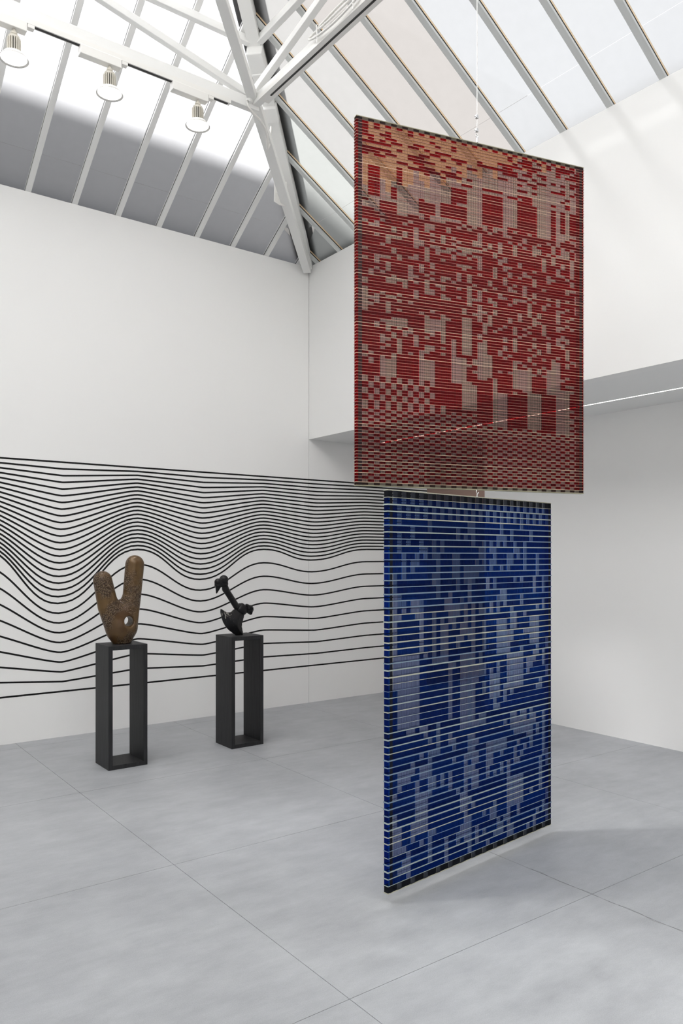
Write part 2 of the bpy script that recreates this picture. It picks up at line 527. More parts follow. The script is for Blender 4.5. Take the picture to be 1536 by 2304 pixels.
# ------------------------------------------------------------------ white steel truss under the corner hip
truss = empty('roof_truss'); tag(truss, 'white painted steel truss meeting at the hip corner of glass roof', kind='structure')
J = Vector((-1.63, -1.63, 5.17)); T0 = 5.10
bm = MB(); bm.beam((-0.06, -0.06, 4.66), J + Vector((0.0, 0.0, 0.02)), 0.085, 0.06, (0, 0, 1), -0.03); bm.build('bottom_chord', M['white_steel'], truss, bevel=.004)
bm = MB(); bm.beam(J, Vector((-3.9, -3.9, 5.17 + .335 * 2.27)), 0.075, 0.06, (0, 0, 1), -0.03); bm.build('upper_strut', M['white_steel'], truss, bevel=.004)
bm = MB(); bm.box(-6.37, -1.60, -1.66, -1.60, T0, T0 + .085); tie_n = bm.build('tie_beam', M['white_steel'], truss, bevel=.004)
bm = MB(); bm.box(-1.66, -1.60, -8.37, -1.60, T0 + .03, T0 + .10); tie_e = bm.build('tie_beam', M['white_steel'], truss, bevel=.004)
bm = MB(); bm.box(-6.40, -6.34, -8.37, -1.60, T0, T0 + .085); bm.build('tie_beam', M['white_steel'], truss)
bm = MB(); bm.box(-6.37, -1.63, -8.40, -8.34, T0, T0 + .085); bm.build('tie_beam', M['white_steel'], truss)
bm = MB(); bm.beam((-1.66, -1.63, 5.21), (-4.0, -1.63, 5.72), 0.05, 0.055, (0, 0, 1), -0.03); bm.build('diagonal_brace', M['white_steel'], truss, bevel=.004)
bm = MB(); bm.beam((-1.63, -1.66, 5.26), (-1.63, -4.4, 5.86), 0.05, 0.055, (0, 0, 1), -0.03); bm.build('diagonal_brace', M['white_steel'], truss, bevel=.004)
bm = MB(); bm.beam((-1.66, -1.60, 5.66), (-6.3, -1.60, 5.66), 0.05, 0.06, (0, 0, 1), -0.03); bm.build('purlin', M['white_steel'], truss, bevel=.004)
bm = MB(); bm.beam((-1.60, -1.66, 5.66), (-1.60, -8.3, 5.66), 0.05, 0.06, (0, 0, 1), -0.03); bm.build('purlin', M['white_steel'], truss, bevel=.004)
bm = MB(); bm.beam((-1.50, -1.50, 5.53), (-1.63, -1.63, 5.60), 0.13, 0.10, (0, 0, 1), -0.06); bm.beam((-1.44, -1.44, 5.50), (-1.52, -1.52, 5.54), 0.11, 0.12, (0, 0, 1), -0.07)
bm.build('hip_bracket', M['white_steel'], truss, bevel=.008)
bm = MB(); bm.beam((-1.2, -1.2, 5.37), (-1.29, -1.29, 5.42), 0.125, 0.08, (0, 0, 1), -0.03); bm.build('hip_strap', M['white_steel'], truss, bevel=.006)
bm = MB(); bm.prism([(-0.937, 4.892), (-0.88, 4.872), (-0.80, 4.88), (-0.80, 5.11), (-0.931, 5.09)], -0.806, -0.798, axis='y'); bm.tube([(-0.905, -0.807, 4.975), (-0.905, -0.811, 4.975)], .006, 8)
bm.build('gusset_plate', M['lamp_white'], truss)
bm = MB(); bm.lathe([(0.001, -.07), (.028, -.065), (.03, -.05), (.03, .02), (.02, .04), (0.001, .042)], 14, (-1.69, -1.655, 5.20)); bm.build('joint_bolt', M['white_steel'], truss, smooth=False)

# lighting tracks under the two tie beams
for nm, lab, (x0, x1, y0, y1), vert in (
        ('lighting_track', 'white lighting track with black slot carrying the three lamps', (-5.6, -1.86, -1.675, -1.635), False),
        ('lighting_track', 'bare white lighting track with black slot running over the red panel', (-1.69, -1.60, -6.5, -1.80), True)):
    z1 = T0 if not vert else T0 + .03
    t = empty(nm, ((x0 + x1) / 2, (y0 + y1) / 2, z1)); tag(t, lab, 'lighting track')
    cx, cy_ = (x0 + x1) / 2, (y0 + y1) / 2
    b = MB(); b.box(x0 - cx, x1 - cx, y0 - cy_, y1 - cy_, -.036, 0); b.build('track_body', M['lamp_white'], t)
    b = MB()
    if not vert: b.box(x0 - cx + .05, x1 - cx - .02, -.0105, .0105, -.0375, -.03)
    else: b.box(-.006, .010, y0 - cy_ + .05, y1 - cy_ - .1, -.0375, -.03)
    b.build('track_slot', M['dark_slot'], t)


def make_lamp():
    t = empty('track_lamp', (0, 0, 0))
    b = MB(); b.box(-.17, .115, -.03, .03, -.062, 0.0); b.build('driver_box', M['lamp_white'], t, bevel=.003)
    b = MB(); b.box(.12, .165, -.02, .02, -.024, 0.0); b.build('track_adapter', M['lamp_white'], t, bevel=.003)
    b = MB(); b.lathe([(.020, -.004), (.022, .0), (.022, .010), (.011, .016), (.010, .03)][::-1], 16, (.04, 0, -.095)); b.lathe([(.010, 0), (.010, .03)], 12, (.04, 0, -.108)); b.build('swivel_stem', M['lamp_grey'], t, smooth=False)
    b = MB(); b.lathe([(.026, 0), (.036, .004), (.036, .018), (.02, .022)], 24, (.04, 0, -.130)); core = b.build('heat_sink', M['lamp_grey'], t)
    b = MB(); b.lathe([(.028, 0), (.028, .085)], 20, (.04, 0, -.213)); b.build('sink_core', M['flash'], core)
    for k in range(18):
        a = 2 * PI * k / 18; b = MB()
        p = Vector((.04 + math.cos(a) * .034, math.sin(a) * .034, -.213)); q = p + Vector((0, 0, .085))
        b.beam(p, q, 0.0055, .018, (math.cos(a), math.sin(a), 0), -.008); b.build('cooling_fin', M['lamp_grey'], core)
    b = MB(); b.lathe([(.042, 0), (.044, .006), (.040, .010)], 24, (.04, 0, -.220)); b.build('collar', M['lamp_grey'], t)
    b = MB(); b.lathe([(.044, .046), (.060, .042), (.092, .004), (.090, .003), (.058, .038), (.040, .040)], 40, (.04, 0, -.262), caps=False); b.build('reflector_shade', M['lamp_white'], t, smooth=True)
    b = MB(); b.lathe([(.0005, .012), (.080, .012), (.080, .014), (.0005, .014)], 40, (.04, 0, -.262), caps=False); b.build('lens', M['lens'], t)
    sp = bpy.data.lights.new('lamp_beam', 'SPOT'); sp.energy = 14; sp.spot_size = math.radians(75); sp.spot_blend = .6; sp.color = (1, .95, .88); sp.shadow_soft_size = .06
    so = bpy.data.objects.new('lamp_beam', sp); COL.objects.link(so); so.parent = t; so.location = (.04, 0, -.262)
    return t


lamp0 = make_lamp()
LAMPS = [(-3.47, 'white track lamp hanging at the outer end of track, by frame edge'),
         (-2.84, 'middle white track lamp with flared shade on the lighting track'),
         (-2.17, 'white track lamp nearest the hip joint of truss')]
for i, (x, lab) in enumerate(LAMPS):
    o = lamp0 if i == 0 else copy_tree(lamp0)
    o.location = (x, -1.655, T0 - .036); tag(o, lab, 'lamp', 'track lamps on the tie beam')

# loose cables
def sag(p, q, d, n=14):
    p, q = Vector(p), Vector(q)
    return [p.lerp(q, k / n) + Vector((0, 0, -d * 4 * (k / n) * (1 - k / n))) for k in range(n + 1)]


b = MB()
loop = []
for k in range(40):
    t = 2 * PI * k / 39
    loop.append((-1.700 + .018 * math.sin(t), -2.83 + .33 * math.cos(t), 5.165 + .045 * math.sin(t) + .012 * math.cos(2 * t)))
b.tube(loop, .008, 8)
loop = [(-1.707 + .012 * math.sin(2 * PI * k / 39 + .4), -2.90 + .30 * math.cos(2 * PI * k / 39), 5.185 + .03 * math.sin(2 * PI * k / 39)) for k in range(40)]
b.tube(loop, .008, 8)
cc = b.build('cable_coil', M['cable_white'], smooth=True); tag(cc, 'coil of white cable tied along the bare lighting track beam', 'cable')
for y in (-2.62, -3.02):
    b = MB(); b.tube([(-1.715, y, 5.11), (-1.72, y, 5.20), (-1.685, y, 5.215), (-1.59, y, 5.21)], .0035, 6); b.tube([(-1.715, y, 5.115), (-1.725, y - .01, 5.07)], .003, 6); b.build('cable_tie', M['wire'], cc)
b = MB()
b.tube([(-1.72, -1.68, 5.13), (-1.73, -1.70, 5.07), (-1.66, -1.67, 5.055), (-1.56, -1.60, 5.07), (-1.47, -1.52, 5.08), (-1.41, -1.46, 5.06), (-1.385, -1.43, 5.0), (-1.37, -1.40, 4.99), (-1.33, -1.36, 5.05), (-1.24, -1.25, 5.28)], .011, 10)
tag(b.build('power_cable', M['cable_white'], smooth=True), 'white power cable curling from the truss joint onto hip beam', 'cable')

# unseen blocks shading the glass slopes; the north building is inferred from its shadow
b = MB(); b.box(-16, XW - .5, -30, .2, -.2, 9.3)  # west block added out of view to keep sun off the left floor
b.build('shading_building', M['brick_out'])['kind'] = 'structure'
b = MB(); b.box(-34, 8.0, 0.37, 3.0, -.2, 8.22)
b.build('shading_building', M['brick_out'])['kind'] = 'structure'
b = MB(); b.box(-40, 40, -40, 40, -.5, -.2); b.build('ground', M['brick_out'])['kind'] = 'structure'

# ================================================================== HANGING WOVEN PANELS
# weave maps: True where the upright strip passes in front of the band.
# feature rows: first column, end column, first row, end row, 1 = strip in front / 0 = band in front
RED_MARKS = [(0, 5, 2, 12, 0), (1, 3, 15, 25, 0), (0, 1, 16, 25, 1), (3, 5, 16, 26, 1), (5, 6, 21, 25, 0), (6, 7, 14, 20, 0), (6, 10, 20, 29, 1),
             (10, 13, 23, 28, 0), (11, 12, 15, 23, 0), (11, 16, 14, 24, 1), (14, 19, 23, 28, 0), (16, 19, 17, 22, 0), (7, 11, 13, 23, 1),
             (13, 16, 14, 21, 1), (3, 6, 26, 30, 0), (6, 7, 23, 29, 1), (22, 26, 17, 28, 0), (29, 33, 18, 28, 0), (26, 29, 9, 27, 1),
             (33, 36, 11, 28, 1), (19, 22, 14, 29, 1), (36, 42, 18, 26, 0), (37, 38, 18, 28, 1), (39, 40, 18, 28, 1), (0, 5, 63, 65, 0),
             (5, 8, 64, 67, 1), (8, 11, 63, 67, 0), (11, 15, 63, 67, 1), (15, 18, 63, 67, 0), (18, 20, 61, 74, 1), (3, 6, 78, 84, 1),
             (0, 3, 80, 84, 0), (6, 10, 77, 84, 0), (10, 13, 77, 84, 1), (13, 16, 76, 84, 0), (16, 19, 75, 84, 1), (13, 18, 84, 92, 0),
             (18, 21, 84, 93, 1), (21, 24, 82, 97, 0), (24, 27, 80, 98, 1), (27, 31, 86, 98, 0), (31, 34, 84, 98, 1), (34, 37, 85, 99, 0),
             (37, 40, 83, 99, 1), (28, 32, 77, 84, 1), (32, 35, 79, 85, 0), (35, 38, 76, 85, 1), (21, 23, 69, 81, 1), (23, 25, 65, 81, 0),
             (25, 28, 79, 86, 0), (22, 24, 73, 81, 1)]
BLUE_MARKS = [(1, 6, 24, 35, 1), (6, 13, 26, 35, 0), (13, 14, 28, 35, 1), (14, 16, 27, 36, 0), (16, 20, 25, 37, 1), (20, 24, 32, 36, 0),
              (5, 8, 45, 51, 1), (8, 16, 47, 51, 0), (1, 4, 41, 43, 1), (6, 9, 41, 43, 1), (9, 13, 40, 43, 0), (29, 34, 26, 32, 1),
              (29, 41, 33, 36, 0), (31, 35, 37, 40, 1), (29, 34, 47, 52, 1), (21, 23, 35, 37, 1), (17, 24, 37, 39, 0), (18, 20, 38, 42, 1),
              (24, 29, 40, 42, 1), (24, 29, 38, 40, 0), (36, 39, 20, 25, 1), (30, 32, 19, 22, 1), (39, 41, 21, 26, 0), (32, 36, 20, 22, 0),
              (10, 11, 9, 16, 1), (15, 16, 9, 12, 1), (6, 7, 16, 24, 1), (7, 9, 17, 24, 0), (9, 10, 20, 26, 1), (11, 13, 20, 26, 1),
              (0, 1, 12, 24, 1), (1, 6, 19, 24, 0), (13, 15, 21, 25, 0), (1, 5, 36, 38, 0), (34, 39, 44, 50, 0), (23, 29, 46, 50, 0),
              (39, 40, 45, 50, 1), (1, 5, 44, 49, 0), (20, 24, 47, 51, 0), (39, 41, 34, 37, 0), (26, 29, 20, 26, 1), (24, 26, 20, 24, 0),
              (22, 23, 20, 25, 1), (19, 22, 19, 23, 0), (19, 20, 17, 27, 1), (34, 35, 26, 33, 0), (24, 25, 28, 33, 1), (26, 27, 27, 33, 1),
              (36, 37, 36, 41, 1), (40, 41, 38, 44, 1)]


def put_marks(w, marks):
    for c0, c1, r0, r1, v in marks:
        for r in range(r0, min(r1, len(w))):
            for c in range(c0, c1): w[r][c] = bool(v)


def weave_red():
    g = random.Random(5); rows, cols = 120, 42
    w = [[False] * cols for _ in range(rows)]
    for r in range(rows):
        for c in range(cols):
            if r < 2: w[r][c] = (r + c) % 2 == 0
            elif r < 29: w[r][c] = g.random() < (.94 if c < 26 else .62)
            elif r < 82: w[r][c] = g.random() < .27
            elif r < 94: w[r][c] = ((r // 2) + c) % 2 == 0 if c < 16 else g.random() < .2
            else: w[r][c] = (r + c) % 2 == 0
    for r in range(31, 80):
        for c in range(cols):
            if w[r - 1][c] and g.random() < .42: w[r][c] = True
            if c and w[r][c] and w[r][c - 1] and g.random() < .55: w[r][c] = False
    put_marks(w, RED_MARKS)
    for r in range(2, 12):
        for c in range(5):
            w[r][c] = g.random() < (.35 if r % 2 else .62)
    for _ in range(44):
        r = g.randint(3, 16); c = g.randint(5, 27)
        for k in range(c, min(cols, c + g.choice([1, 1, 2, 2, 3]))): w[r][k] = False
    return w


def weave_blue():
    g = random.Random(9); rows, cols = 58, 42
    w = [[False] * cols for _ in range(rows)]
    for c in range(cols):
        r = 0
        while r < rows:
            v = r / rows
            pale = g.random() < (.30 if v < .33 else .36)
            n = g.choice([1, 1, 2, 2, 3]) if pale else g.choice([1, 1, 2, 2, 3, 4])
            for k in range(r, min(rows, r + n)): w[k][c] = pale
            r += n
    for r in range(4):
        for c in range(cols): w[r][c] = (c + r // 2) % 2 == 0
    for c in range(cols): w[rows - 1][c] = c % 3 == 1
    put_marks(w, BLUE_MARKS)
    return w


def woven_panel(name, Lp, Rp, zb, zt, rows, cols, bits, mats, seam_w, seed, label, group):
    Lp, Rp = Vector((Lp[0], Lp[1], 0)), Vector((Rp[0], Rp[1], 0))
    W = (Rp - Lp).length; H = zt - zb; T = 0.025; ang = math.atan2(Rp.y - Lp.y, Rp.x - Lp.x)
    # local x along the width, y backwards (front face at y=0), z up; the base sits at the lower left front corner
    root = empty(name, (Lp.x, Lp.y, zb), ang); tag(root, label, 'artwork', group)
    rg = random.Random(seed); rh = H / rows
    e = W / (cols + 2); cw = (W - 2 * e) / cols
    # dark film strips just inside the two upright edges
    for x0 in (e * .28, W - e * .95):
        b = MB(); b.quad((x0, -.0016, 0), (x0 + e * .67, -.0016, 0), (x0 + e * .67, -.0016, H), (x0, -.0016, H)); b.build('edge_strip', mats['rod'], root, recalc=False)
    for r in range(rows):
        z1 = H - r * rh; z0 = z1 - rh
        sw = seam_w * rg.choice(mats['seam_mix'])
        # one band wound right round the frame: a flat ring
        m = rg.choice(mats['bands'])
        if r in (0, rows - 1): m = mats['edge']
        # one band: coloured film wherever it runs in front of the upright strips, wrapped round both edges
        ring = MB(); g = .0004
        runs = []; c = 0
        while c < cols:
            if bits[r][c]: c += 1; continue
            k = c
            while k < cols and not bits[r][k]: k += 1
            runs.append((max(e, e + c * cw - .0014), min(W - e, e + k * cw + .0014))); c = k
        zs_ = z0 + .10 * rh          # a narrow selvedge runs on behind the strips
        stops_ = sorted(set([0.0, e, W - e, W] + [q for p in runs for q in p])); solid = [(0.0, e)] + runs + [(W - e, W)]
        for xa, xb in zip(stops_[:-1], stops_[1:]):
            if xb - xa < 1e-6: continue
            ring.quad((xa, 0, z0 + g), (xb, 0, z0 + g), (xb, 0, zs_), (xa, 0, zs_))
            if any(p[0] - 1e-6 <= xa and xb <= p[1] + 1e-6 for p in solid):
                ring.quad((xa, 0, zs_), (xb, 0, zs_), (xb, 0, z1 - g), (xa, 0, z1 - g))
        ring.quad((W, 0, z0 + g), (W, T, z0 + g), (W, T, z1 - g), (W, 0, z1 - g))
        ring.quad((W, T, z0 + g), (W - e, T, z0 + g), (W - e, T, z1 - g), (W, T, z1 - g))
        ring.quad((e, T, z0 + g), (0, T, z0 + g), (0, T, z1 - g), (e, T, z1 - g))
        ring.quad((0, T, z0 + g), (0, 0, z0 + g), (0, 0, z1 - g), (0, T, z1 - g))
        band = ring.build('woven_band', m, root, recalc=False, merge=True)
        if r > 0:
            s = MB(); y = .0026
            wob = rg.uniform(-.0006, .0006); a0, a1 = z1 - sw / 2 + wob, z1 + sw / 2 + wob
            P = [(-y, -y), (W + y, -y), (W + y, T + y), (-y, T + y)]; Q = [(.0, -.0012), (W, -.0012), (W, T), (0, T)]
            for k in range(4):
                p, q = P[k], P[(k + 1) % 4]
                s.quad((p[0], p[1], a0), (q[0], q[1], a0), (q[0], q[1], a1), (p[0], p[1], a1))
                p2, q2 = Q[k], Q[(k + 1) % 4]
                s.quad((p[0], p[1], a1), (q[0], q[1], a1), (q2[0], q2[1], a1), (p2[0], p2[1], a1))
                s.quad((p2[0], p2[1], a0), (q2[0], q2[1], a0), (q[0], q[1], a0), (p[0], p[1], a0))
            s.build('edge_cord', rg.choice(mats['cords']), band, recalc=False)
    for c in range(cols):
        x0 = e + c * cw; x1 = e + (c + 1) * cw
        s = MB()
        prev = None
        for r in range(rows):
            z1 = H - r * rh; z0 = z1 - rh
            y = -.0016 if bits[r][c] else .0016
            if prev is not None and prev != y:
                s.quad((x0, y, z1), (x1, y, z1), (x1, prev, z1), (x0, prev, z1))
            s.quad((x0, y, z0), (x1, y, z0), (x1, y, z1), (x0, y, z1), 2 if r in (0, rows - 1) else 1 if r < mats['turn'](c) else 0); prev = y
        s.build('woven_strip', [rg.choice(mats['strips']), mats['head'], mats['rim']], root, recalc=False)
    # pale cap strips along top and bottom edge
    b = MB(); b.box(-.001, W + .001, -.001, T + .001, H, H + .004); b.build('top_cap', mats['cap'], root)
    b = MB(); b.box(-.001, W + .001, -.001, T + .001, -.004, 0); b.build('bottom_cap', mats['cap'], root)
    return root, W, H


red_m = dict(
    bands=[mat_film('red_tape', (0.085, 0.007, 0.012, 1), (0.80, 0.012, 0.026, 1), 0.56, gloss=.012),
           mat_film('red_tape_bright', (0.095, 0.007, 0.012, 1), (0.88, 0.012, 0.026, 1), 0.60, gloss=.012),
           mat_film('red_tape_deep', (0.075, 0.008, 0.013, 1), (0.68, 0.014, 0.026, 1), 0.54, gloss=.012)],
    edge=mat_film('brown_edge_tape', (0.035, 0.018, 0.016, 1), (0.4, 0.25, 0.2, 1), 0.25, gloss=.012),
    rod=mat_film('smoky_red_strip', (0.030, 0.022, 0.024, 1), (0.35, 0.3, 0.3, 1), 0.18, gloss=.012),
    rim=mat_film('olive_grey_strip', (0.16, 0.14, 0.11, 1), (0.8, 0.75, 0.65, 1), 0.22, gloss=.012),
    strips=[mat_film('rose_strip', (0.048, 0.027, 0.027, 1), (1.0, 0.64, 0.58, 1), 0.26, gloss=.015, stripe=260),
            mat_film('tan_strip', (0.048, 0.031, 0.026, 1), (1.0, 0.70, 0.58, 1), 0.26, gloss=.015, stripe=260)],
    head=mat_film('orange_strip', (0.25, 0.105, 0.048, 1), (1.0, 0.58, 0.34, 1), 0.26, gloss=.015, stripe=260), turn=lambda c: 22 - .60 * c + 3 * math.sin(c * 1.9),
    cords=[mat('rose_cord', lin(172, 122, 106), 0.35), mat('rose_cord_dark', lin(140, 92, 82), 0.35), mat('sand_cord', lin(206, 174, 148), 0.35)],
    seam_mix=[.5, .6, .7, .8, 1.0], cap=mat('olive_cap', lin(150, 145, 120), 0.5))
blue_m = dict(
    bands=[mat_film('blue_tape', (0.0015, 0.014, 0.075, 1), (0.008, 0.150, 0.74, 1), 0.52, gloss=.015),
           mat_film('blue_tape_deep', (0.0015, 0.012, 0.065, 1), (0.008, 0.120, 0.62, 1), 0.50, gloss=.015),
           mat_film('blue_tape_bright', (0.0015, 0.019, 0.090, 1), (0.010, 0.180, 0.80, 1), 0.54, gloss=.015)],
    edge=mat_film('black_edge_tape', (0.006, 0.007, 0.012, 1), (0.2, 0.25, 0.35, 1), 0.10, gloss=.015),
    rod=mat_film('smoky_blue_strip', (0.009, 0.010, 0.015, 1), (0.2, 0.22, 0.3, 1), 0.15, gloss=.015),
    rim=mat_film('smoky_grey_strip', (0.022, 0.025, 0.034, 1), (0.3, 0.33, 0.42, 1), 0.14, gloss=.015),
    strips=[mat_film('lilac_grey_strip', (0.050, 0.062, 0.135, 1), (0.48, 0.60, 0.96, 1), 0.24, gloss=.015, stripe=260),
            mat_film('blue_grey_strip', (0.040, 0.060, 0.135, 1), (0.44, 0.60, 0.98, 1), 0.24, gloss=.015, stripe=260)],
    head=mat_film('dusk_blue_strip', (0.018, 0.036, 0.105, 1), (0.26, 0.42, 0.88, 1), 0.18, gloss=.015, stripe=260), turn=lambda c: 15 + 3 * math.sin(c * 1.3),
    cords=[mat('pale_green_cord', lin(160, 172, 168), 0.35), mat('grey_blue_cord', lin(118, 138, 156), 0.35), mat('cream_blue_cord', lin(180, 182, 166), 0.35)],
    seam_mix=[.4, .7, .8, .9, 1.0, 1.1], cap=mat('pale_olive_cap', lin(186, 184, 164), 0.5))
red_p, RW, RH = woven_panel('woven_panel', (-2.421, -3.9668), (-1.1108, -4.3111), 1.9415, 3.727, 120, 42, weave_red(), red_m, .0026, 1,
                            'large red woven panel of stacked tape bands hung above the blue one', 'hanging woven panels')
blue_p, BW, BH = woven_panel('woven_panel', (-2.4264, -4.2096), (-1.0833, -4.071), 0.05, 1.898, 58, 42, weave_blue(), blue_m, .0056, 2,
                             'large blue woven panel of stacked tape bands hung just above the floor', 'hanging woven panels')
CX, CY = -1.7665, -4.139
# suspension wire from the tie beam, clamps, eye bolt
wire = empty('suspension_wire', (CX, CY, 3.731)); tag(wire, 'thin white steel wire with two clamps holding up the red panel', 'wire')
b = MB(); b.tube([(0, 0, .03), (0, 0, T0 + .06 - 3.731)], .0022, 8); b.build('wire_rope', M['wire'], wire)
b = MB(); b.beam((-.012, 0, T0 + .06 - 3.731), (.11, 0, T0 + .06 - 3.731), .02, .012); b.build('beam_clip', M['steel'], wire)
for z in (.055, .125):
    b = MB(); b.box(-.010, .005, -.006, .006, z, z + .016); b.tube([(-.016, 0, z + .004), (.008, 0, z + .010)], .003, 8); b.build('wire_clamp', M['steel'], wire)
b = MB(); b.tube([(0, 0, 0), (0, 0, .03)], .005, 10); b.tube([(.008 * math.cos(t), 0, .034 + .009 * math.sin(t)) for t in [2 * PI * k / 16 for k in range(17)]], .0022, 6); b.build('eye_bolt', M['steel'], wire)
hook = empty('hook', (CX, CY, 1.902)); tag(hook, 'small shiny open hook joining the blue panel to red panel', 'hook')
b = MB(); b.tube([(0, 0, 0), (0, 0, .012), (.003, 0, .016), (-.004, 0, .022), (-.006, 0, .028), (-.002, 0, .034), (.002, 0, .0375)], .0024, 8)
b.tube([(.010, 0, .026), (.010, 0, .021), (.006, 0, .017), (0, 0, .014)], .0022, 8); b.build('hook_wire', M['steel'], hook, smooth=True)
b = MB(); b.lathe([(.001, 0), (.006, 0), (.006, .004), (.001, .004)], 12); b.build('hook_plate', M['steel'], hook)

# ================================================================== SCULPTURES ON OPEN PEDESTALS
def mat_ped():
    m = mat('charcoal_stained_wood', (0.035, 0.035, 0.037, 1), 0.55, spec=0.35)
    b_ = m.node_tree.nodes['Principled BSDF']
    tc = N(m, 'ShaderNodeTexCoord'); mp = N(m, 'ShaderNodeMapping'); mp.inputs['Scale'].default_value = (40, 40, 2.5)
    L(m, tc.outputs['Object'], mp.inputs['Vector'])
    n = N(m, 'ShaderNodeTexNoise', Scale=2.0, Detail=6.0); L(m, mp.outputs['Vector'], n.inputs['Vector'])
    r = N(m, 'ShaderNodeValToRGB'); r.color_ramp.elements[0].color = (0.011, 0.011, 0.012, 1); r.color_ramp.elements[1].color = (0.026, 0.026, 0.028, 1)
    r.color_ramp.elements[0].position = .3; r.color_ramp.elements[1].position = .7
    L(m, n.outputs['Fac'], r.inputs['Fac']); L(m, r.outputs['Color'], b_.inputs['Base Color'])
    bp = N(m, 'ShaderNodeBump', Strength=.1, Distance=.002); L(m, n.outputs['Fac'], bp.inputs['Height']); L(m, bp.outputs['Normal'], b_.inputs['Normal'])
    return m


M['ped'] = mat_ped()
PH = 0.923


def make_pedestal():
    t = empty('pedestal'); w, d, k = .303, .285, .032
    b = MB(); b.box(0, k, 0, d, 0, PH); b.build('side_board', M['ped'], t, bevel=.0015)
    b = MB(); b.box(w - k, w, 0, d, 0, PH); b.build('side_board', M['ped'], t, bevel=.0015)
    b = MB(); b.box(k, w - k, 0, d, PH - k, PH); b.build('top_board', M['ped'], t, bevel=.0015)
    b = MB(); b.box(k, w - k, 0, d, 0, k); b.build('bottom_board', M['ped'], t, bevel=.0015)
    return t


p1 = make_pedestal(); p1.location = (-2.682, -1.306, 0)
tag(p1, 'tall charcoal open frame pedestal carrying the brown forked sculpture', 'pedestal', 'open frame pedestals')
p2 = copy_tree(p1); p2.location = (-1.642, -1.285, 0)
tag(p2, 'tall charcoal open frame pedestal carrying the black axe sculpture', 'pedestal', 'open frame pedestals')


# ---- implicit surfaces -> mesh (naive surface nets)
def surface_nets(fn, lo, hi, h):
    lo = np.array(lo, float); hi = np.array(hi, float)
    n = np.ceil((hi - lo) / h).astype(int) + 1
    X, Y, Z = np.meshgrid(*[lo[i] + h * np.arange(n[i]) for i in range(3)], indexing='ij')
    D = fn(X, Y, Z)
    c = [(0, 0, 0), (1, 0, 0), (0, 1, 0), (1, 1, 0), (0, 0, 1), (1, 0, 1), (0, 1, 1), (1, 1, 1)]
    m = n - 1
    V = [D[a:a + m[0], b_:b_ + m[1], d:d + m[2]] for a, b_, d in c]
    ins = sum((v < 0).astype(int) for v in V)
    act = (ins > 0) & (ins < 8)
    acc = np.zeros(act.shape + (3,)); cnt = np.zeros(act.shape)
    for i in range(8):
        for j in range(i + 1, 8):
            dif = [abs(c[i][k] - c[j][k]) for k in range(3)]
            if sum(dif) != 1: continue
            cr = (V[i] < 0) != (V[j] < 0)
            den = np.where(cr, V[i] - V[j], 1.0); t = np.where(cr, V[i] / den, 0)
            for k in range(3): acc[..., k] += np.where(cr, c[i][k] + t * (c[j][k] - c[i][k]), 0)
            cnt += cr
    idx = -np.ones(act.shape, int); idx[act] = np.arange(act.sum())
    I = np.argwhere(act); P = lo + h * (I + acc[act] / cnt[act][:, None])
    F = []
    for ax in range(3):
        b1, b2 = (ax + 1) % 3, (ax + 2) % 3
        sl0 = [slice(0, m[k]) for k in range(3)]; sl1 = list(sl0); sl1[ax] = slice(1, m[ax] + 1)
        s0 = D[tuple(sl0)] < 0; s1 = D[tuple(sl1)] < 0
        E = np.argwhere(s0 != s1)
        for e in E:
            if e[b1] == 0 or e[b2] == 0: continue
            q = []
            for d1, d2 in ((0, 0), (1, 0), (1, 1), (0, 1)):
                g = e.copy(); g[b1] -= d1; g[b2] -= d2; q.append(idx[tuple(g)])
            if min(q) < 0: continue
            F.append(tuple(q) if s0[tuple(e)] else tuple(reversed(q)))
    return P, F


def smin(a, b, k):
    h = np.clip(.5 + .5 * (b - a) / k, 0, 1)
    return b * (1 - h) + a * h - k * h * (1 - h)


def cone(X, Y, Z, a, ra, b, rb):
    a = np.array(a, float); b = np.array(b, float); d = b - a; l2 = d @ d
    t = np.clip(((X - a[0]) * d[0] + (Y - a[1]) * d[1] + (Z - a[2]) * d[2]) / l2, 0, 1)
    return np.sqrt((X - a[0] - t * d[0]) ** 2 + (Y - a[1] - t * d[1]) ** 2 + (Z - a[2] - t * d[2]) ** 2) - (ra + t * (rb - ra))


def net_obj(name, fn, lo, hi, h, m, parent, smooth=True):
    P, F = surface_nets(fn, lo, hi, h)
    me = bpy.data.meshes.new(name); me.from_pydata([tuple(p) for p in P], [], F); me.materials.append(m)
    b_ = bmesh.new(); b_.from_mesh(me)
    for _ in range(1): bmesh.ops.smooth_vert(b_, verts=b_.verts, factor=.5, use_axis_x=True, use_axis_y=True, use_axis_z=True)
    bmesh.ops.recalc_face_normals(b_, faces=b_.faces); b_.to_mesh(me); b_.free()
    if smooth: me.polygons.foreach_set('use_smooth', [True] * len(me.polygons))
    return link(name, me, parent)


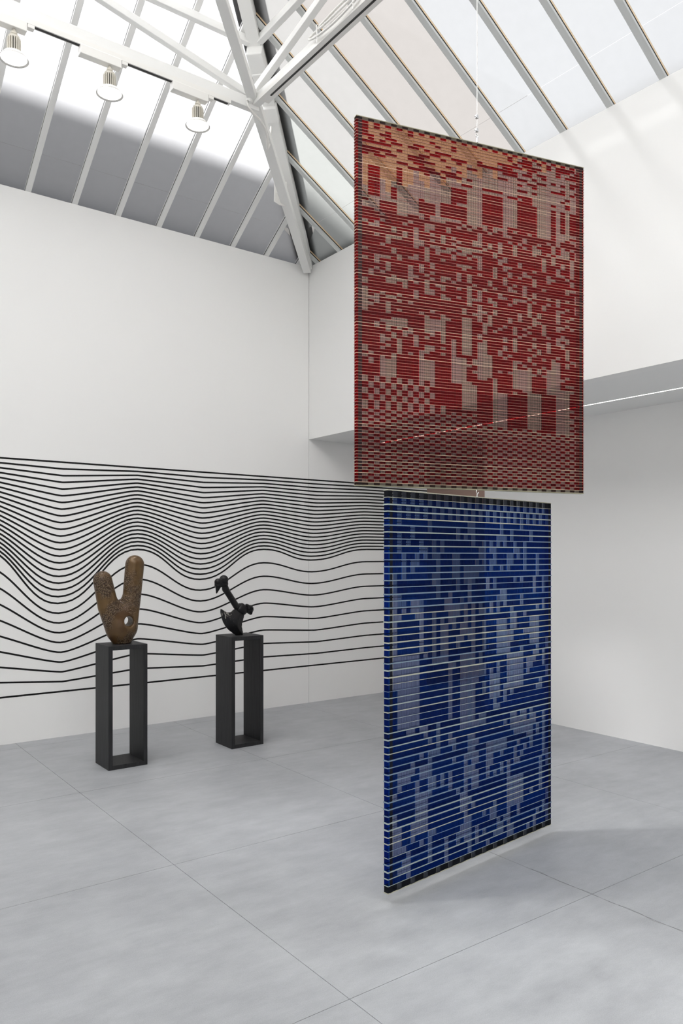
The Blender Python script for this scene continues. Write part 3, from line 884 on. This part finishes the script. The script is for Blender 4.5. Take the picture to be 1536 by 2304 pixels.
def mat_bronze():
    m = mat('pebbled_bronze', (0.10, 0.055, 0.024, 1), 0.30, 0.25, 0.5)
    b_ = m.node_tree.nodes['Principled BSDF']
    tc = N(m, 'ShaderNodeTexCoord')
    v = N(m, 'ShaderNodeTexVoronoi', Scale=118.0); L(m, tc.outputs['Object'], v.inputs['Vector'])
    n = N(m, 'ShaderNodeTexNoise', Scale=7.0, Detail=2.0); L(m, tc.outputs['Object'], n.inputs['Vector'])
    msk = N(m, 'ShaderNodeMapRange'); msk.inputs['From Min'].default_value = .45; msk.inputs['From Max'].default_value = .58
    L(m, n.outputs['Fac'], msk.inputs['Value'])
    dome = N(m, 'ShaderNodeMapRange'); dome.inputs['From Min'].default_value = .15; dome.inputs['From Max'].default_value = .62
    dome.inputs['To Min'].default_value = 1.0; dome.inputs['To Max'].default_value = 0.0
    L(m, v.outputs['Distance'], dome.inputs['Value'])
    mul = N(m, 'ShaderNodeMath', operation='MULTIPLY'); L(m, dome.outputs[0], mul.inputs[0]); L(m, msk.outputs[0], mul.inputs[1])
    bp = N(m, 'ShaderNodeBump', Strength=1.0, Distance=.004)
    L(m, mul.outputs[0], bp.inputs['Height']); L(m, bp.outputs['Normal'], b_.inputs['Normal'])
    glint_fac = N(m, 'ShaderNodeMapRange'); glint_fac.inputs['From Min'].default_value = .1; glint_fac.inputs['From Max'].default_value = .8
    L(m, dome.outputs[0], glint_fac.inputs['Value'])
    glints = N(m, 'ShaderNodeValToRGB')      # painted glints: pale dots on the pebble tops, dark rings between
    glints.color_ramp.elements[0].color = (0.048, 0.025, 0.012, 1); glints.color_ramp.elements[1].color = (0.20, 0.135, 0.075, 1)
    L(m, glint_fac.outputs[0], glints.inputs['Fac'])
    n3 = N(m, 'ShaderNodeTexNoise', Scale=5.0, Detail=5.0); L(m, tc.outputs['Object'], n3.inputs['Vector'])
    base = N(m, 'ShaderNodeValToRGB'); base.color_ramp.elements[0].color = (0.075, 0.038, 0.015, 1); base.color_ramp.elements[1].color = (0.135, 0.078, 0.027, 1)
    base.color_ramp.elements[0].position = .35; base.color_ramp.elements[1].position = .65
    L(m, n3.outputs['Fac'], base.inputs['Fac'])
    mx = N(m, 'ShaderNodeMix', data_type='RGBA')
    L(m, msk.outputs[0], mx.inputs[0]); L(m, base.outputs['Color'], mx.inputs[6]); L(m, glints.outputs['Color'], mx.inputs[7])
    L(m, mx.outputs[2], b_.inputs['Base Color'])
    return m


M['bronze'] = mat_bronze()


def mat_black():
    m = mat('black_veined_bronze', (0.005, 0.005, 0.0055, 1), 0.36, 0.0, 0.3)
    b_ = m.node_tree.nodes['Principled BSDF']
    tc = N(m, 'ShaderNodeTexCoord')
    n = N(m, 'ShaderNodeTexNoise', Scale=22.0, Detail=5.0, Distortion=1.2); L(m, tc.outputs['Object'], n.inputs['Vector'])
    bp = N(m, 'ShaderNodeBump', Strength=.5, Distance=.006); L(m, n.outputs['Fac'], bp.inputs['Height']); L(m, bp.outputs['Normal'], b_.inputs['Normal'])
    return m


def mat_vein():
    m = mat_black(); m.name = 'black_stone_with_pale_veins'
    b_ = m.node_tree.nodes['Principled BSDF']
    tc = N(m, 'ShaderNodeTexCoord'); mp = N(m, 'ShaderNodeMapping'); mp.inputs['Scale'].default_value = (1.6, 1, .6); mp.inputs['Rotation'].default_value = (0, .5, 0)
    L(m, tc.outputs['Object'], mp.inputs['Vector'])
    n = N(m, 'ShaderNodeTexNoise', Scale=30.0, Detail=3.0, Distortion=1.5); L(m, mp.outputs['Vector'], n.inputs['Vector'])
    n2 = N(m, 'ShaderNodeTexNoise', Scale=7.0, Detail=1.0); L(m, tc.outputs['Object'], n2.inputs['Vector'])
    mul = N(m, 'ShaderNodeMath', operation='MULTIPLY'); L(m, n.outputs['Fac'], mul.inputs[0]); L(m, n2.outputs['Fac'], mul.inputs[1])
    r = N(m, 'ShaderNodeValToRGB'); r.color_ramp.elements[0].position = .305; r.color_ramp.elements[0].color = (.008, .008, .009, 1)
    r.color_ramp.elements[1].position = .345; r.color_ramp.elements[1].color = (.30, .29, .26, 1)
    L(m, mul.outputs[0], r.inputs['Fac']); L(m, r.outputs['Color'], b_.inputs['Base Color'])
    return m


M['black'] = mat_black(); M['vein'] = mat_vein()

# brown forked form with a hole: local units metres, x along the pedestal front, origin at the base centre
K1 = 0.000413     # metres per unit along x,   z uses KZ1
KZ1 = 0.000386


def bx(u): return (u - 820) * K1
def bz(v): return (1945 - v) * KZ1


DEP = 0.80


def brown(X, Y, Z):
    Ys = Y / DEP
    u_ = .0004
    a = np.minimum(cone(X, Ys, Z, (bx(457), 0, bz(682)), 178 * u_, (bx(560), 0, bz(1200)), 196 * u_),
                   cone(X, Ys, Z, (bx(560), 0, bz(1200)), 196 * u_, (bx(760), 0, bz(1650)), 252 * u_))
    b_ = np.minimum(cone(X, Ys, Z, (bx(1068), 0, bz(378)), 183 * u_, (bx(1012), 0, bz(1000)), 178 * u_),
                    cone(X, Ys, Z, (bx(1012), 0, bz(1000)), 178 * u_, (bx(880), 0, bz(1620)), 240 * u_))
    c = cone(X, Ys, Z, (bx(810), 0, bz(1620)), 258 * u_, (bx(822), 0, bz(1960)), 170 * u_)
    d = smin(smin(a, b_, .062), c, .03)
    # hole along y with a dished rim
    hx, hz = bx(898), bz(1497)
    rad = np.sqrt((X - hx) ** 2 + (Z - hz) ** 2)
    hole = rad - (.037 + .22 * np.maximum(0, np.abs(Y) - .055) )
    d = -smin(-d, hole, .016)
    return np.maximum(d, -Z)


forked = empty('sculpture', (-2.528, -1.168, PH))
tag(forked, 'brown pebbled bronze forked sculpture with a round hole on pedestal', 'sculpture')
net_obj('forked_body', brown, (-.30, -.16, -.02), (.26, .16, .72), .0062, M['bronze'], forked)

# black axe-like form
K2 = 0.000292; KZ2 = 0.000268


def ax(u): return (u - 885) * K2
def az(v): return (2062 - v) * KZ2


axe = empty('sculpture', (-1.500, -1.150, PH))
tag(axe, 'black axe shaped sculpture with curved blade balanced on pedestal', 'sculpture')
BL = [(298, 1214), (370, 1258), (440, 1310), (500, 1332), (600, 1336), (660, 1312), (700, 1262), (800, 1225), (900, 1215), (1010, 1290), (1045, 1440),
      (1010, 1580), (975, 1690), (970, 1800), (985, 1900), (1000, 1990), (1002, 2062), (785, 2062), (700, 1995), (560, 1885), (465, 1780), (380, 1630), (322, 1460), (290, 1300)]
pb = [(ax(u), az(v)) for u, v in BL]
P2 = np.array(pb)


def poly_sd(X, Z):
    """signed distance to the blade outline"""
    d = np.full(X.shape, 1e9); s = np.ones(X.shape); n = len(P2)
    for i in range(n):
        a = P2[i]; b_ = P2[i - 1]; e = b_ - a; wx, wz = X - a[0], Z - a[1]
        t = np.clip((wx * e[0] + wz * e[1]) / (e @ e), 0, 1)
        d = np.minimum(d, (wx - e[0] * t) ** 2 + (wz - e[1] * t) ** 2)
        c1 = Z >= a[1]; c2 = Z < b_[1]; c3 = e[0] * wz > e[1] * wx
        s = np.where((c1 & c2 & c3) | (~c1 & ~c2 & ~c3), -s, s)
    return s * np.sqrt(d)


def blade(X, Y, Z):
    d = poly_sd(X, Z)
    th = np.clip(-d, 0, .06) * .5 + .0085
    return np.maximum(d - .002, np.abs(Y) - th)


net_obj('blade', blade, (-.19, -.06, -.02), (.07, .06, .245), .0043, M['vein'], axe)


def handle(X, Y, Z):
    d = cone(X, Y, Z, (ax(400), 0, az(400)), .027, (ax(450), 0, az(600)), .0265)
    d = smin(d, cone(X, Y, Z, (ax(450), 0, az(600)), .0265, (ax(805), 0, az(1160)), .0275), .012)
    claw = cone(X, Y, Z, (ax(225), 0, az(450)), .030, (ax(160), 0, az(715)), .006)
    return smin(d, claw, .012)


net_obj('handle', handle, (-.26, -.05, .22), (.03, .05, .46), .005, M['black'], axe)


def pommel(X, Y, Z):
    def sp(u, v, r, y=0): return np.sqrt((X - ax(u)) ** 2 + (Y - y) ** 2 + (Z - az(v)) ** 2) - r
    d = smin(sp(212, 372, .0315), sp(392, 298, .0385), .010)
    d = smin(d, cone(X, Y, Z, (ax(205), 0, az(440)), .026, (ax(430), 0, az(430)), .028), .008)
    return d


net_obj('pommel', pommel, (-.25, -.05, .385), (-.08, .05, .53), .0045, M['black'], axe)
for k, v in enumerate((425, 462)):
    b = MB(); pts = [(ax(310) + .058 * math.cos(t), .036 * math.sin(t), az(v) + .004 * math.cos(t)) for t in [2 * PI * q / 28 for q in range(29)]]
    b.tube(pts, .0035, 6); b.build('binding_ring', M['black'], axe, smooth=True)
for (u0, v0, u1, v1) in ((545, 890, 660, 830), (770, 1235, 905, 1075)):
    c0 = Vector(((ax(u0) + ax(u1)) / 2, 0, (az(v0) + az(v1)) / 2)); h_ = Vector((ax(u1) - ax(u0), 0, az(v1) - az(v0))) * .5
    b = MB(); b.tube([c0 + h_ * math.cos(t) * 1.12 + Vector((0, .026 * math.sin(t), 0)) for t in [2 * PI * q / 24 for q in range(25)]], .0032, 6); b.build('binding_ring', M['black'], axe, smooth=True)


def knot(X, Y, Z):
    def sp(u, v, r, y=0): return np.sqrt((X - ax(u)) ** 2 + (Y - y) ** 2 + (Z - az(v)) ** 2) - r
    d = smin(sp(965, 1185, .036), sp(1010, 1300, .038), .02)
    d = smin(d, sp(900, 1270, .034), .02)
    d = smin(d, cone(X, Y, Z, (ax(1010), 0, az(1240)), .028, (ax(1180), 0, az(1270)), .024), .012)
    return d + .0022 * np.sin(X * 160) * np.sin(Z * 190 + 1) * np.cos(Y * 150)


net_obj('head_knot', knot, (-.06, -.06, .15), (.12, .06, .30), .0048, M['black'], axe)
# faceted stone lump at the back of the head
OUT = [(1118, 1110), (1145, 1082), (1225, 1122), (1292, 1128), (1330, 1205), (1352, 1292), (1305, 1375), (1268, 1452), (1135, 1368), (1105, 1240)]
b = MB(); n0 = len(OUT); cxm = sum(ax(u) for u, v in OUT) / n0; czm = sum(az(v) for u, v in OUT) / n0
rings = [(.45, -.040), (.86, -.026), (1.0, 0.0), (.86, .026), (.45, .040)]
for f_, y in rings:
    b.v += [(cxm + (ax(u) - cxm) * f_, y * (1 + .15 * math.sin(i * 2.1)), czm + (az(v) - czm) * f_) for i, (u, v) in enumerate(OUT)]
for r in range(4):
    for i in range(n0):
        j = (i + 1) % n0; b.f.append((r * n0 + i, r * n0 + j, (r + 1) * n0 + j, (r + 1) * n0 + i)); b.mi.append(0)
b.f += [tuple(range(n0))[::-1], tuple(4 * n0 + i for i in range(n0))]; b.mi += [0, 0]
b.build('stone_lump', M['black'], axe)
